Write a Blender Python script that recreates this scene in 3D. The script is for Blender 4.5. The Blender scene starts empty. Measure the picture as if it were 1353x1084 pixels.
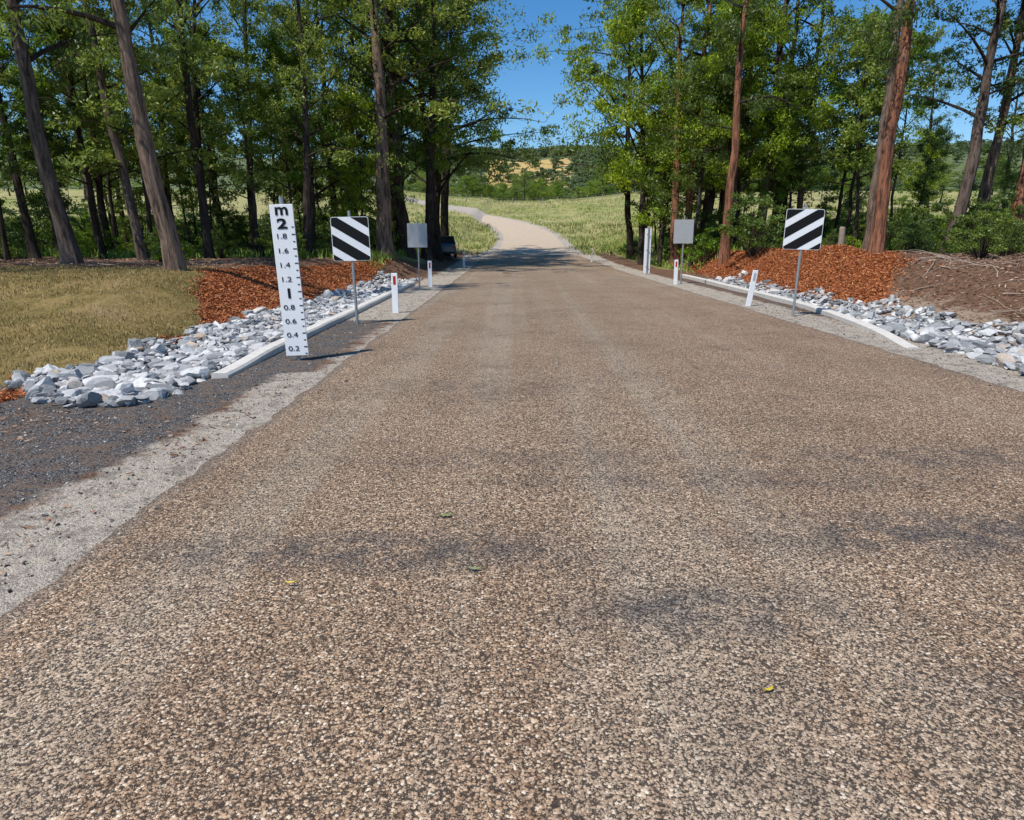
import bpy, math, random
import numpy as np
from mathutils import Vector, Matrix, Quaternion
random.seed(7)
rng = np.random.default_rng(7)
scene = bpy.context.scene
COL = scene.collection

# ------------------------------------------------------------------ helpers
def sstep(a, b, x):
    t = np.clip((x - a) / (b - a), 0, 1)
    return t * t * (3 - 2 * t)

_nr = np.random.default_rng(99)
_waves = [(_nr.uniform(0, 2 * np.pi), _nr.uniform(0, 2 * np.pi), _nr.uniform(.6, 1.6)) for _ in range(9)]
def wn(x, y, s=1.0):
    """smooth pseudo noise, about -1..1"""
    r = 0
    for a, p, f in _waves:
        r = r + np.sin((x * np.cos(a) + y * np.sin(a)) * f * s + p)
    return r / 4.0

# long profile of the land
_py = np.arange(-60, 6001, 1.0)
_pz = np.interp(_py, [-60, 46, 60, 80, 100, 130, 170, 215, 300, 400, 600, 850, 1200, 2000, 4000, 6000],
                [0, 0, .3, 1.6, 3.4, 6.2, 10.0, 12.8, 13.0, 24, 58, 94, 110, 90, 40, 0])
_k = np.ones(25) / 25
_pz = np.concatenate([_pz[:12], np.convolve(_pz, _k, 'valid'), _pz[-12:]])
def F(y): return np.interp(y, _py, _pz)

_cy = np.arange(-60, 400, 1.0)
_cx = np.interp(_cy, [-60, 58, 72, 85, 100, 115, 130, 150, 180, 400], [1.78, 1.78, 2.2, 2.2, .6, -3.5, -10, -22, -42, -200])
_cx = np.concatenate([_cx[:7], np.convolve(_cx, np.ones(15) / 15, 'valid'), _cx[-7:]])
def CX(y): return np.interp(y, _cy, _cx)
def HW(y): return np.interp(y, [0, 50, 68, 90, 200], [4.22, 4.22, 3.2, 3.1, 2.8])

def H(x, y):
    x = np.asarray(x, float); y = np.asarray(y, float)
    z = F(y)
    # left bank
    e0 = np.interp(y, [0, 25, 34], [-6.0, -6.0, -4.0])
    z = z + .88 * sstep(0, 2.9, e0 - x) * sstep(9.5, 17.5, y)
    # right bank
    z = z + 1.12 * sstep(9.3, 11.7, x) * sstep(9, 20, y) * (1 - .6 * sstep(50, 90, y)) + .28 * np.exp(-((x - 11.6) / 1.6) ** 2 - ((y - 27) / 6) ** 2)
    # drains that carry the stone
    z = z - .16 * np.exp(-((x + 5.1) / .8) ** 2) * sstep(7, 9, y) * (1 - sstep(30, 36, y))
    z = z - .16 * np.exp(-((x - 8.8) / .8) ** 2) * sstep(7, 9, y) * (1 - sstep(30, 36, y))
    # side paddocks
    z = z + 2.2 * sstep(12, 40, np.abs(x - 1.8)) * sstep(36, 75, y)
    off = sstep(4.6, 7.5, np.abs(x - CX(y)))
    z = z + off * (.035 * wn(x, y, 1.1) + .02 * wn(y + 5, x, 3.1)) * (1 - sstep(42, 58, y))
    z = z + .10 * sstep(9.6, 11, x) * (1 - sstep(26, 32, y)) * sstep(8, 12, y) * wn(x * 1.3, y, 1.9)
    far = sstep(250, 700, y)
    z = z + far * (9 * wn(x * .011, y * .009) + 3 * wn(x * .03 + 4, y * .025))
    z = z + sstep(200, 1500, np.abs(x)) * 45
    return z

def build(name, V, Q, mats=None, midx=None, smooth=False, attrs=None):
    V = np.ascontiguousarray(V, dtype=np.float32); Q = np.ascontiguousarray(Q, dtype=np.int32)
    k = Q.shape[1]; m = len(Q)
    me = bpy.data.meshes.new(name)
    me.vertices.add(len(V)); me.vertices.foreach_set('co', V.ravel())
    me.loops.add(m * k); me.loops.foreach_set('vertex_index', Q.ravel())
    me.polygons.add(m); me.polygons.foreach_set('loop_start', np.arange(0, m * k, k, dtype=np.int32))
    if midx is not None: me.polygons.foreach_set('material_index', np.asarray(midx, dtype=np.int32))
    me.polygons.foreach_set('use_smooth', np.full(m, bool(smooth)))
    me.update(calc_edges=True)
    for mt in (mats or []): me.materials.append(mt)
    if attrs:
        for n, a in attrs.items():
            at = me.attributes.new(n, 'FLOAT', 'POINT')
            at.data.foreach_set('value', np.asarray(a, dtype=np.float32))
    return me

def obj(name, me, parent=None, loc=None, col=None):
    o = bpy.data.objects.new(name, me)
    (col or COL).objects.link(o)
    if parent: o.parent = parent
    if loc is not None: o.location = loc
    return o

class Parts:
    def __init__(s): s.V = []; s.Q = []; s.M = []; s.n = 0
    def add(s, V, Q, mi=0):
        V = np.asarray(V, float); Q = np.asarray(Q, int)
        s.V.append(V); s.Q.append(Q + s.n); s.M.append(np.full(len(Q), mi)); s.n += len(V)
    def box(s, c, d, mi=0, R=None, bev=0.0):
        hx, hy, hz = d[0] / 2, d[1] / 2, d[2] / 2
        b = min(bev, hx * .45, hy * .45, hz * .45)
        if b <= 0:
            v = np.array([[sx * hx, sy * hy, sz * hz] for sz in (-1, 1) for sy in (-1, 1) for sx in (-1, 1)])
            q = np.array([[0, 2, 3, 1], [4, 5, 7, 6], [0, 1, 5, 4], [2, 6, 7, 3], [0, 4, 6, 2], [1, 3, 7, 5]])
        else:
            rings = []
            for zz, ins in ((-hz, b), (-hz + b, 0), (hz - b, 0), (hz, b)):
                ax, ay = hx - ins, hy - ins
                rings.append([[-ax + b * (ins == 0), -ay, zz], [ax - b * (ins == 0), -ay, zz], [ax, -ay + b * (ins == 0), zz], [ax, ay - b * (ins == 0), zz],
                              [ax - b * (ins == 0), ay, zz], [-ax + b * (ins == 0), ay, zz], [-ax, ay - b * (ins == 0), zz], [-ax, -ay + b * (ins == 0), zz]])
            v = np.array(rings).reshape(-1, 3)
            q = []
            for r in range(3):
                for i in range(8):
                    j = (i + 1) % 8
                    q.append([r * 8 + i, r * 8 + j, r * 8 + 8 + j, r * 8 + 8 + i])
            for base, fl in ((0, True), (24, False)):
                for a in ((0, 1, 2, 3), (0, 3, 4, 7), (4, 5, 6, 7)):
                    f = [base + i for i in a]
                    q.append(f[::-1] if fl else f)
            q = np.array(q)
        if R is not None: v = v @ np.array(R).T
        s.add(v + np.array(c), q, mi)
    def tube(s, P, Rad, n=8, mi=0, cap=False):
        P = np.asarray(P, float); Rad = np.asarray(Rad, float)
        T = np.gradient(P, axis=0); T /= np.linalg.norm(T, axis=1)[:, None] + 1e-9
        ref = np.array([0, 0, 1.]) if abs(T[0][2]) < .8 else np.array([1., 0, 0])
        A = np.cross(T, ref); A /= np.linalg.norm(A, axis=1)[:, None] + 1e-9
        B = np.cross(T, A)
        th = np.arange(n) / n * 2 * np.pi
        V = P[:, None, :] + Rad[:, None, None] * (np.cos(th)[None, :, None] * A[:, None, :] + np.sin(th)[None, :, None] * B[:, None, :])
        V = V.reshape(-1, 3)
        i = np.arange(len(P) - 1)[:, None] * n; j = np.arange(n)[None, :]; j2 = (j + 1) % n
        Q = np.stack([i + j, i + j2, i + n + j2, i + n + j], -1).reshape(-1, 4)
        s.add(V, Q, mi)
        if cap:
            c = len(P) * n - n
            for a in range(0, n - 2, 2):
                s.add(V[[c, c + a + 1, c + a + 2, c + (a + 3) % n]], [[0, 1, 2, 3]], mi)
    def mesh(s, name, mats, smooth=False):
        return build(name, np.concatenate(s.V), np.concatenate(s.Q), mats, np.concatenate(s.M), smooth)

# ------------------------------------------------------------------ materials
class NT:
    def __init__(s, name):
        s.m = bpy.data.materials.new(name); s.m.use_nodes = True
        s.t = s.m.node_tree; s.t.nodes.clear()
        s.out = s.t.nodes.new('ShaderNodeOutputMaterial')
        s.geo = s.t.nodes.new('ShaderNodeNewGeometry').outputs['Position']
        s.objc = s.t.nodes.new('ShaderNodeTexCoord').outputs['Object']
    def lk(s, a, b): s.t.links.new(a, b)
    def set(s, sock, v):
        if isinstance(v, bpy.types.NodeSocket): s.lk(v, sock)
        elif isinstance(v, (tuple, list)) and len(v) == 3 and sock.type == 'RGBA': sock.default_value = (*v, 1)
        else: sock.default_value = v
    def math(s, op, a, b=0.0, c=None, clamp=False):
        n = s.t.nodes.new('ShaderNodeMath'); n.operation = op; n.use_clamp = clamp
        s.set(n.inputs[0], a); s.set(n.inputs[1], b)
        if c is not None: s.set(n.inputs[2], c)
        return n.outputs[0]
    def mix(s, f, a, b, mode='MIX'):
        n = s.t.nodes.new('ShaderNodeMix'); n.data_type = 'RGBA'; n.blend_type = mode
        s.set(n.inputs[0], f); s.set(n.inputs[6], a); s.set(n.inputs[7], b)
        return n.outputs[2]
    def noise(s, scale, detail=4, rough=.55, vec=None, out=0, dist=0):
        n = s.t.nodes.new('ShaderNodeTexNoise'); n.inputs['Scale'].default_value = scale
        n.inputs['Detail'].default_value = detail; n.inputs['Roughness'].default_value = rough
        n.inputs['Distortion'].default_value = dist
        s.lk(vec or s.geo, n.inputs['Vector']); return n.outputs[out]
    def voro(s, scale, vec=None, feat='F1'):
        n = s.t.nodes.new('ShaderNodeTexVoronoi'); n.feature = feat; n.inputs['Scale'].default_value = scale
        s.lk(vec or s.geo, n.inputs['Vector']); return n
    def scalev(s, v, sc):
        n = s.t.nodes.new('ShaderNodeVectorMath'); n.operation = 'MULTIPLY'
        s.lk(v, n.inputs[0]); n.inputs[1].default_value = sc; return n.outputs[0]
    def addv(s, a, b):
        n = s.t.nodes.new('ShaderNodeVectorMath'); n.operation = 'ADD'; s.lk(a, n.inputs[0])
        if isinstance(b, tuple): n.inputs[1].default_value = b
        else: s.lk(b, n.inputs[1])
        return n.outputs[0]
    def ramp(s, f, stops, interp='LINEAR'):
        n = s.t.nodes.new('ShaderNodeValToRGB'); r = n.color_ramp; r.interpolation = interp
        while len(r.elements) < len(stops): r.elements.new(.5)
        for e, (p, c) in zip(r.elements, stops):
            e.position = p; e.color = (*c, 1) if len(c) == 3 else c
        s.lk(f, n.inputs[0]); return n.outputs[0]
    def map(s, v, a, b, c=0., d=1.):
        n = s.t.nodes.new('ShaderNodeMapRange'); n.interpolation_type = 'SMOOTHSTEP'
        s.set(n.inputs[0], v); n.inputs[1].default_value = a; n.inputs[2].default_value = b
        n.inputs[3].default_value = c; n.inputs[4].default_value = d; return n.outputs[0]
    def attr(s, name):
        n = s.t.nodes.new('ShaderNodeAttribute'); n.attribute_name = name; return n.outputs['Fac']
    def bump(s, h, strength, dist, normal=None):
        n = s.t.nodes.new('ShaderNodeBump'); n.inputs['Strength'].default_value = strength
        s.set(n.inputs['Distance'], dist); s.lk(h, n.inputs['Height'])
        if normal: s.lk(normal, n.inputs['Normal'])
        return n.outputs[0]
    def sep(s, v):
        n = s.t.nodes.new('ShaderNodeSeparateXYZ'); s.lk(v, n.inputs[0]); return n.outputs
    def island(s):
        return s.t.nodes.new('ShaderNodeNewGeometry').outputs['Random Per Island']
    def bsdf(s, col, rough=.9, normal=None, metal=0, spec=.3):
        b = s.t.nodes.new('ShaderNodeBsdfPrincipled')
        s.set(b.inputs['Base Color'], col); s.set(b.inputs['Roughness'], rough)
        b.inputs['Metallic'].default_value = metal; b.inputs['Specular IOR Level'].default_value = spec
        if normal: s.lk(normal, b.inputs['Normal'])
        s.lk(b.outputs[0], s.out.inputs[0]); return b

def simple(name, col, rough=.6, var=.15, scale=6, metal=0, spec=.4, bump=.0):
    m = NT(name)
    n = m.noise(scale, 5, .6, m.objc)
    c = m.mix(n, tuple(x * (1 - var) for x in col), tuple(min(1, x * (1 + var)) for x in col))
    nm = m.bump(m.noise(scale * 8, 3, .6, m.objc), .5, bump) if bump else None
    m.bsdf(c, rough, nm, metal, spec); return m.m

def mat_road():
    m = NT('chip_seal')
    wob = m.scalev(m.addv(m.noise(170, 2, .5, out=1), (-.5, -.5, -.5)), (.012, .012, .012))
    pv = m.addv(m.geo, wob)
    v = m.voro(76, pv); vs = m.voro(135, pv)
    r = m.sep(v.outputs['Color']); rs = m.sep(vs.outputs['Color'])
    pick = m.map(m.noise(30, 3, .6), .50, .58)
    rr_ = m.math('ADD', m.math('MULTIPLY', r[0], m.math('SUBTRACT', 1.0, pick)), m.math('MULTIPLY', rs[0], pick))
    rg_ = m.math('ADD', m.math('MULTIPLY', r[1], m.math('SUBTRACT', 1.0, pick)), m.math('MULTIPLY', rs[1], pick))
    dd = m.math('ADD', m.math('MULTIPLY', v.outputs['Distance'], m.math('SUBTRACT', 1.0, pick)), m.math('MULTIPLY', vs.outputs['Distance'], pick))
    stone = m.ramp(rr_, [(0, (.16, .09, .054)), (.25, (.33, .205, .122)), (.6, (.53, .355, .22)), (.86, (.70, .51, .35)), (1, (.90, .76, .58))])
    grey = m.ramp(rg_, [(0, (.20, .155, .115)), (.5, (.47, .375, .275)), (1, (.78, .67, .52))])
    X, Y, Z = m.sep(m.geo)
    big = m.noise(.5, 4, .6)
    streak = m.noise(1.0, 4, .6, m.scalev(m.addv(m.geo, (.37, 3.3, .41)), (1.7, .05, 1)))
    gmix = m.math('ADD', m.map(streak, .4, .66, 0, .24), m.map(Y, 4, 30, .05, .38), clamp=True)
    gmix = m.math('SUBTRACT', gmix, m.map(X, 2.2, 5.5, 0, .3), clamp=True)
    c = m.mix(gmix, stone, grey)
    bit = m.noise(42, 5, .8)
    gap = m.math('ADD', dd, m.math('MULTIPLY', m.math('SUBTRACT', bit, .5), 1.6))
    gapm = m.map(gap, .51, .71)
    c = m.mix(m.math('MULTIPLY', m.map(streak, .45, .70), .30), c, (.64, .53, .40))
    c = m.mix(m.map(big, .40, .7, 0, .26), c, (.17, .105, .065))
    c = m.mix(m.map(m.noise(1.7, 7, .8), .50, .68, 0, .30), c, (.11, .085, .07))
    c = m.mix(m.map(m.noise(11, 5, .8), .55, .69, 0, .34), c, (.085, .066, .054))
    st = m.attr('stain')
    stn = m.math('MULTIPLY', st, m.map(m.noise(3.0, 7, .8), .38, .58), clamp=True)
    c = m.mix(m.math('MULTIPLY', stn, .72), c, (.085, .087, .095))
    c = m.mix(m.math('MULTIPLY', gapm, .88), c, (.036, .03, .026))
    ed = m.attr('edge')
    edm = m.map(m.math('ADD', ed, m.math('MULTIPLY', m.math('SUBTRACT', m.noise(2.4, 5, .7), .5), .9)), .35, .8)
    c = m.mix(m.math('MULTIPLY', edm, .45), c, (.15, .135, .125))
    dirt = m.mix(m.noise(2.5, 6, .7), (.40, .30, .205), (.64, .52, .38))
    uns = m.map(m.math('ADD', Y, m.math('MULTIPLY', m.math('SUBTRACT', m.noise(.6, 3, .5), .5), 8)), 56, 61)
    c = m.mix(uns, c, dirt)
    h = m.math('ADD', m.math('SUBTRACT', 1.0, dd), m.math('MULTIPLY', rg_, 1.1))
    h = m.math('SUBTRACT', h, m.math('MULTIPLY', gapm, .8))
    nm = m.bump(h, .85, .007)
    nm = m.bump(m.noise(9, 4, .6), .3, .012, nm)
    m.bsdf(c, .82, nm, 0, .2); return m.m

def mat_ground():
    m = NT('ground_surface')
    n1 = m.noise(2.2, 9, .72); n2 = m.noise(9, 6, .7); n3 = m.noise(40, 4, .7)
    v = m.voro(105); vc = m.sep(v.outputs['Color'])
    def mask(name, k=.7, n=n1):
        return m.map(m.math('ADD', m.attr(name), m.math('MULTIPLY', m.math('SUBTRACT', n, .5), k)), .36, .64)
    # forest litter
    c = m.ramp(n2, [(.25, (.055, .03, .019)), (.5, (.145, .08, .05)), (.62, (.23, .135, .085)), (.8, (.36, .25, .17))])
    c = m.mix(m.map(n3, .55, .75, 0, .6), c, (.36, .26, .185))
    # rough pasture
    nf = m.noise(.32, 9, .78); nl = m.noise(.03, 3, .5)
    g = m.mix(m.noise(2.2, 8, .85), (.055, .10, .014), (.25, .29, .06))
    g = m.mix(m.map(nf, .42, .60, .10, .80), g, (.40, .35, .15))
    g = m.mix(m.map(nl, .40, .62, 0, .45), g, (.44, .36, .19))
    g = m.mix(m.map(m.noise(.8, 8, .8), .56, .66, 0, .5), g, (.06, .085, .02))
    c = m.mix(mask('green', .5), c, g)
    d = m.mix(m.noise(.03, 5, .6), (.54, .36, .13), (.38, .29, .12))
    d = m.mix(m.map(m.noise(.12, 6, .8), .54, .66, 0, .6), d, (.16, .17, .07))
    c = m.mix(mask('dry', .5, m.noise(.02, 4, .5)), c, d)
    f = m.mix(m.noise(.08, 6, .7), (.06, .095, .04), (.17, .19, .09))
    c = m.mix(mask('wood', .8, m.noise(.015, 5, .6)), c, f)
    # pale soil
    s = m.mix(n2, (.20, .135, .09), (.46, .36, .27)); s = m.mix(m.map(n3, .5, .7, 0, .7), s, (.15, .09, .06))
    c = m.mix(mask('sand', 1.3), c, s)
    # grassed matting
    stripes = m.noise(1, 3, .5, m.scalev(m.geo, (5, .6, 1)))
    gm = m.ramp(m.noise(16, 7, .8), [(.28, (.075, .055, .017)), (.5, (.25, .18, .065)), (.72, (.47, .355, .15))])
    gm = m.mix(m.map(m.noise(.8, 8, .76), .45, .58, 0, .72), gm, (.13, .105, .03))
    gm = m.mix(m.map(stripes, .5, .7, 0, .3), gm, (.38, .28, .13))
    gm = m.mix(m.map(m.noise(.5, 5, .7, m.addv(m.geo, (31., 7., 0.))), .54, .68, 0, .6), gm, (.36, .24, .13))
    c = m.mix(mask('mat', .6), c, gm)
    # mulch
    mu = m.ramp(m.noise(48, 5, .75), [(.3, (.10, .028, .011)), (.5, (.33, .105, .037)), (.72, (.48, .19, .075))])
    c = m.mix(mask('mulch', .9), c, mu)
    # dark gravel
    dg = m.ramp(vc[0], [(0, (.024, .024, .026)), (.55, (.075, .073, .074)), (.85, (.18, .17, .165)), (1, (.38, .36, .33))])
    dg = m.mix(m.map(m.noise(3.5, 7, .78), .44, .62, 0, .7), dg, (.19, .125, .085))
    c = m.mix(mask('dark', .9), c, dg)
    # pale gravel shoulder
    pg = m.ramp(vc[1], [(0, (.22, .185, .15)), (.5, (.40, .345, .28)), (1, (.60, .54, .46))])
    pg = m.mix(m.map(n2, .42, .66, 0, .7), pg, (.52, .445, .355))
    pg = m.mix(m.map(m.noise(4, 8, .8), .49, .60, 0, .65), pg, (.15, .125, .105))
    c = m.mix(mask('pale', 1.3), c, pg)
    h = m.math('ADD', m.math('MULTIPLY', v.outputs['Distance'], -.4), m.math('ADD', m.math('MULTIPLY', n3, .8), m.math('MULTIPLY', n2, 1.6)))
    nm = m.bump(h, .8, .03)
    m.bsdf(c, .95, nm, 0, .15); return m.m

def mat_leaf(name, ca, cb, cc):
    m = NT(name)
    isl = m.island()
    big = m.noise(.9, 3, .5, m.objc)
    rnd = m.t.nodes.new('ShaderNodeObjectInfo').outputs['Random']
    c = m.mix(m.map(big, .38, .62), ca, cb)
    c = m.mix(m.math('MULTIPLY', isl, .6), c, cc)
    hs = m.t.nodes.new('ShaderNodeHueSaturation'); hs.inputs['Saturation'].default_value = 1.1
    m.lk(c, hs.inputs['Color']); m.lk(m.math('MULTIPLY_ADD', rnd, .85, .8), hs.inputs['Value'])
    m.lk(m.math('MULTIPLY_ADD', rnd, -.045, .515), hs.inputs['Hue'])
    c = hs.outputs[0]
    b = m.bsdf(c, .45, None, 0, .4)
    t = m.t.nodes.new('ShaderNodeBsdfTranslucent'); m.lk(m.mix(.5, c, (.26, .33, .03)), t.inputs[0])
    mx = m.t.nodes.new('ShaderNodeMixShader'); mx.inputs[0].default_value = .38
    m.lk(b.outputs[0], mx.inputs[1]); m.lk(t.outputs[0], mx.inputs[2]); m.lk(mx.outputs[0], m.out.inputs[0])
    return m.m

def mat_bark(name='bark', fixed=None):
    m = NT(name)
    oc = fixed or m.t.nodes.new('ShaderNodeObjectInfo').outputs['Color']
    n = m.noise(5, 6, .7, m.scalev(m.objc, (1.6, 1.6, .28))); n2 = m.noise(1.0, 3, .5, m.objc)
    c = m.mix(m.map(n, .35, .62), m.mix(.8, oc, (.018, .013, .01), 'MIX'), oc)
    if not fixed: c = m.mix(m.map(n2, .5, .7, 0, .35), c, (.17, .14, .115))
    m.bsdf(c, .95, m.bump(n, 1, .05), 0, .1); return m.m

def mat_rock():
    m = NT('riprap_stone')
    i = m.island()
    c = m.ramp(i, [(0, (.16, .17, .175)), (.35, (.33, .335, .34)), (.7, (.50, .50, .495)), (.93, (.68, .67, .65)), (1, (.42, .30, .2))])
    n = m.noise(9, 6, .7)
    c = m.mix(m.map(n, .45, .7, 0, .55), c, (.19, .19, .192))
    m.bsdf(c, .85, m.bump(m.noise(30, 5, .7), .8, .02), 0, .25); return m.m

def mat_isl(name, stops, rough=.9):
    m = NT(name); m.bsdf(m.ramp(m.island(), stops), rough, None, 0, .15); return m.m

M_road = mat_road(); M_ground = mat_ground(); M_bark = mat_bark(); M_rock = mat_rock()
M_barkD = mat_bark('twig_bark', (.06, .045, .035))
M_leafE = mat_leaf('gum_leaf', (.055, .11, .026), (.145, .215, .046), (.25, .31, .08))
M_leafM = mat_leaf('she_oak_leaf', (.045, .115, .016), (.14, .25, .03), (.26, .35, .05))
M_leafD = mat_leaf('dark_leaf', (.022, .055, .016), (.05, .095, .022), (.11, .155, .045))
M_leafH = mat_leaf('hill_leaf', (.06, .10, .05), (.11, .15, .075), (.17, .20, .115))
M_conc = simple('concrete', (.58, .55, .50), .85, .3, 7, bump=.006)
M_white = simple('white_paint', (.80, .81, .82), .45, .05, 3)
M_black = simple('black_film', (.012, .012, .013), .6, .1, 3, spec=.12)
M_alu = simple('sign_back_aluminium', (.40, .41, .41), .6, .1, 4, metal=.1)
M_galv = simple('galvanised_steel', (.33, .34, .35), .5, .25, 9, metal=.5)
M_red = simple('red_reflector', (.42, .02, .015), .35, .1, 3)
M_timber = simple('weathered_timber', (.28, .23, .18), .9, .4, 7, bump=.01)
M_mulch = mat_isl('bark_mulch', [(0, (.10, .027, .011)), (.4, (.33, .10, .035)), (.8, (.48, .18, .07)), (1, (.60, .34, .18))])
M_straw = mat_isl('dry_grass', [(0, (.10, .085, .018)), (.4, (.27, .195, .07)), (1, (.52, .41, .19))])
M_green = mat_isl('green_grass', [(0, (.07, .15, .016)), (.6, (.20, .31, .04)), (1, (.42, .42, .14))])
M_past = mat_isl('pasture_grass', [(0, (.06, .10, .015)), (.4, (.20, .25, .05)), (.75, (.38, .35, .14)), (1, (.52, .44, .24))])
M_litter = mat_isl('leaf_litter', [(0, (.10, .05, .03)), (.5, (.27, .155, .1)), (1, (.50, .37, .26))])
M_grav = mat_isl('gravel_stone', [(0, (.03, .03, .034)), (.5, (.14, .13, .12)), (.8, (.34, .30, .26)), (1, (.58, .54, .48))])

# ------------------------------------------------------------------ ground
def geo_steps(a, b, s, k):
    o = []; x = a
    while x < b: o.append(x); x += s; s *= k
    o.append(b); return o
px = geo_steps(15, 3500, .3, 1.11)
xs = np.array([-v for v in px[::-1]] + list(np.arange(-14.85, 14.9, .15)) + px)
ys = np.array([-40, -25, -15, -9, -5, -3, -1, 0] + list(np.arange(1, 34, .15)) + list(np.arange(34, 80, .7)) + geo_steps(80, 5500, .8, 1.04))
GX, GY = np.meshgrid(xs, ys)
GX = GX.ravel(); GY = GY.ravel(); GZ = H(GX, GY)
under = 1 - sstep(-.55, -.1, np.abs(GX - CX(GY)) - HW(GY)); GZ = GZ - (.06 + .1 * (GY > 90)) * under * (GY < 330) - .006
nx, ny = len(xs), len(ys)
ii, jj = np.meshgrid(np.arange(nx - 1), np.arange(ny - 1)); b0 = (jj * nx + ii).ravel()
GQ = np.stack([b0, b0 + 1, b0 + nx + 1, b0 + nx], -1)
def soft(v, w=.25): return np.clip(.5 + v / (2 * w), 0, 1)
X, Y = GX, GY
seam = np.interp(Y, [0, 13.4, 17.5, 21, 60], [-5.6, -6.1, -7.9, -8.9, -8.9])
mulchL = soft(np.minimum.reduce([-6.0 - X, X - seam, X + 9.0 - (Y - 20) * .2 , 34 - Y]), .35)
mulchS = soft(.55 - np.hypot((X + 6.3) / 1.5, (Y - 7.55) / .9), .12)
rs = np.interp(Y, [0, 17.5, 21, 26], [9.0, 9.5, 11.6, 14.5])
mulchR = soft(np.minimum.reduce([X - 9.6, rs - X + (Y > 26) * 3, 13.6 - X, 40 - Y, Y - 17]), .4)
mulch = np.maximum.reduce([mulchL, mulchS, mulchR])
mat = soft(np.minimum.reduce([-5.9 - X, seam - X, 21 - Y, Y - 8.1]), .4)
dark = np.maximum(soft(np.minimum.reduce([-3.1 - X - .3 * sstep(6, 3.5, Y), 8.4 - Y]), .35), soft(np.minimum.reduce([-2.75 - X, X + 6.2, 17 - Y]), .5) * (Y > 8))
dark = np.maximum(dark, .5 * soft(np.minimum.reduce([X - 6.4, 8.0 - X, Y - 12, 32 - Y])))
pale = soft(np.minimum(-1.5 - X, X + 3.15 + .3 * sstep(6, 3.5, Y)), .3) * (Y < 9) * .8 + soft(np.minimum(-1.5 - X, X + 2.85), .4) * (Y >= 9) * .65
pale = np.maximum(pale, soft(np.minimum(X - 4, 7.2 - X), .4) * .85)
pale = np.maximum(pale, soft(np.minimum.reduce([-2 - X, X + 4.0, Y - 15]), .4) * .75)
rd = np.abs(X - CX(Y)) - HW(Y)
pale = np.maximum(pale * (Y < 60), soft(.9 - rd, .6) * (Y >= 60) * (Y < 250))
sand = soft(np.minimum.reduce([X - 9.0, 10.4 - X, 18.5 - Y]), .6) * .7
green = np.where(Y < 62, sstep(33, 42, Y + .12 * np.abs(X)) * sstep(5.0, 9.0, np.abs(X - 1.8)), sstep(.2, 1.4, rd))
rat = X / np.maximum(Y, 1)
dry = sstep(-.05, -.02, rat) * sstep(.095, .07, rat) * sstep(330, 370, Y) * sstep(640, 590, Y)
wood = sstep(250, 330, Y) * (1 - dry)
obj('ground', build('ground', np.stack([GX, GY, GZ], -1), GQ, [M_ground], None, True,
            dict(mulch=mulch, mat=mat, dark=dark, pale=pale, sand=sand, green=green, dry=dry, wood=wood)))

# ------------------------------------------------------------------ road
ry = np.array(list(np.arange(-12, 1, .5)) + list(np.arange(1, 40, .08)) + list(np.arange(40, 200, .8)))
ru = np.concatenate([np.linspace(-1, -.9, 14), np.linspace(-.88, .88, 60), np.linspace(.9, 1, 14)])
RU, RY = np.meshgrid(ru, ry)
def jitf(o): return .018 * wn(RY + o, RY * 0, 2.3) + .024 * wn(RY + o, RY * 0 + 3, 7.1) + .024 * wn(RY + o, RY * 0 + 1, 21)
RX = CX(RY) + RU * HW(RY) + np.where(RU < 0, jitf(0), jitf(40)) * sstep(.88, 1, np.abs(RU)) * (1 + 4 * sstep(60, 75, RY))
RZ = F(RY) + .006 + .035 * (1 - RU ** 2) + .004 * wn(RX, RY, 1.3)
def ell(cx, cy, rx, ry_): return np.clip(1.5 - np.hypot((RX - cx) / rx, (RY - cy) / ry_), 0, 1)
stain = np.maximum.reduce([ell(2.5, 3.75, 1.1, .3), ell(.95, 2.9, .6, .2), ell(-.8, 3.55, 1.2, .22), ell(1.6, 4.7, 1.6, .2) * .6, ell(3.6, 5.2, 1.3, .3) * .7, ell(-.3, 8, 1.2, .8) * .3,
                           ell(.1, 5.2, 1.5, .25) * .4, ell(2.4, 2.3, .9, .15) * .5])
edge = np.clip((np.abs(RU) - .93) / .07, 0, 1) * .8
nx, ny = len(ru), len(ry)
ii, jj = np.meshgrid(np.arange(nx - 1), np.arange(ny - 1)); b0 = (jj * nx + ii).ravel()
obj('road', build('road', np.stack([RX, RY, RZ], -1).reshape(-1, 3), np.stack([b0, b0 + 1, b0 + nx + 1, b0 + nx], -1), [M_road], None, True,
                  dict(stain=stain.ravel(), edge=edge.ravel())))

# ------------------------------------------------------------------ small scattered things
def cards(P, L, W, lift=0, flat=.6, up=False):
    """small tapering blades / chips as diamonds"""
    n = len(P)
    a = rng.normal(size=(n, 3))
    if up: a[:, 2] = np.abs(a[:, 2]) * 2 + 1.2
    else: a[:, 2] *= (1 - flat)
    a /= np.linalg.norm(a, axis=1)[:, None]
    b = np.cross(a, rng.normal(size=(n, 3)) + (np.array([0, 0, 0]) if up else np.array([0, 0, 2.]) * flat)); b /= np.linalg.norm(b, axis=1)[:, None] + 1e-9
    l = L * rng.uniform(.5, 1.3, n)[:, None]; w = W * rng.uniform(.6, 1.3, n)[:, None]
    if up: V = np.stack([P - b * w, P + b * w, P + a * l + b * w * .15, P + a * l - b * w * .15], 1)
    else: V = np.stack([P - a * l / 2 - b * w * .35, P - a * l * .3 + b * w / 2, P + a * l / 2 + b * w * .2, P + a * l * .35 - b * w / 2], 1)
    return V.reshape(-1, 3), np.arange(n * 4).reshape(-1, 4)

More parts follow.
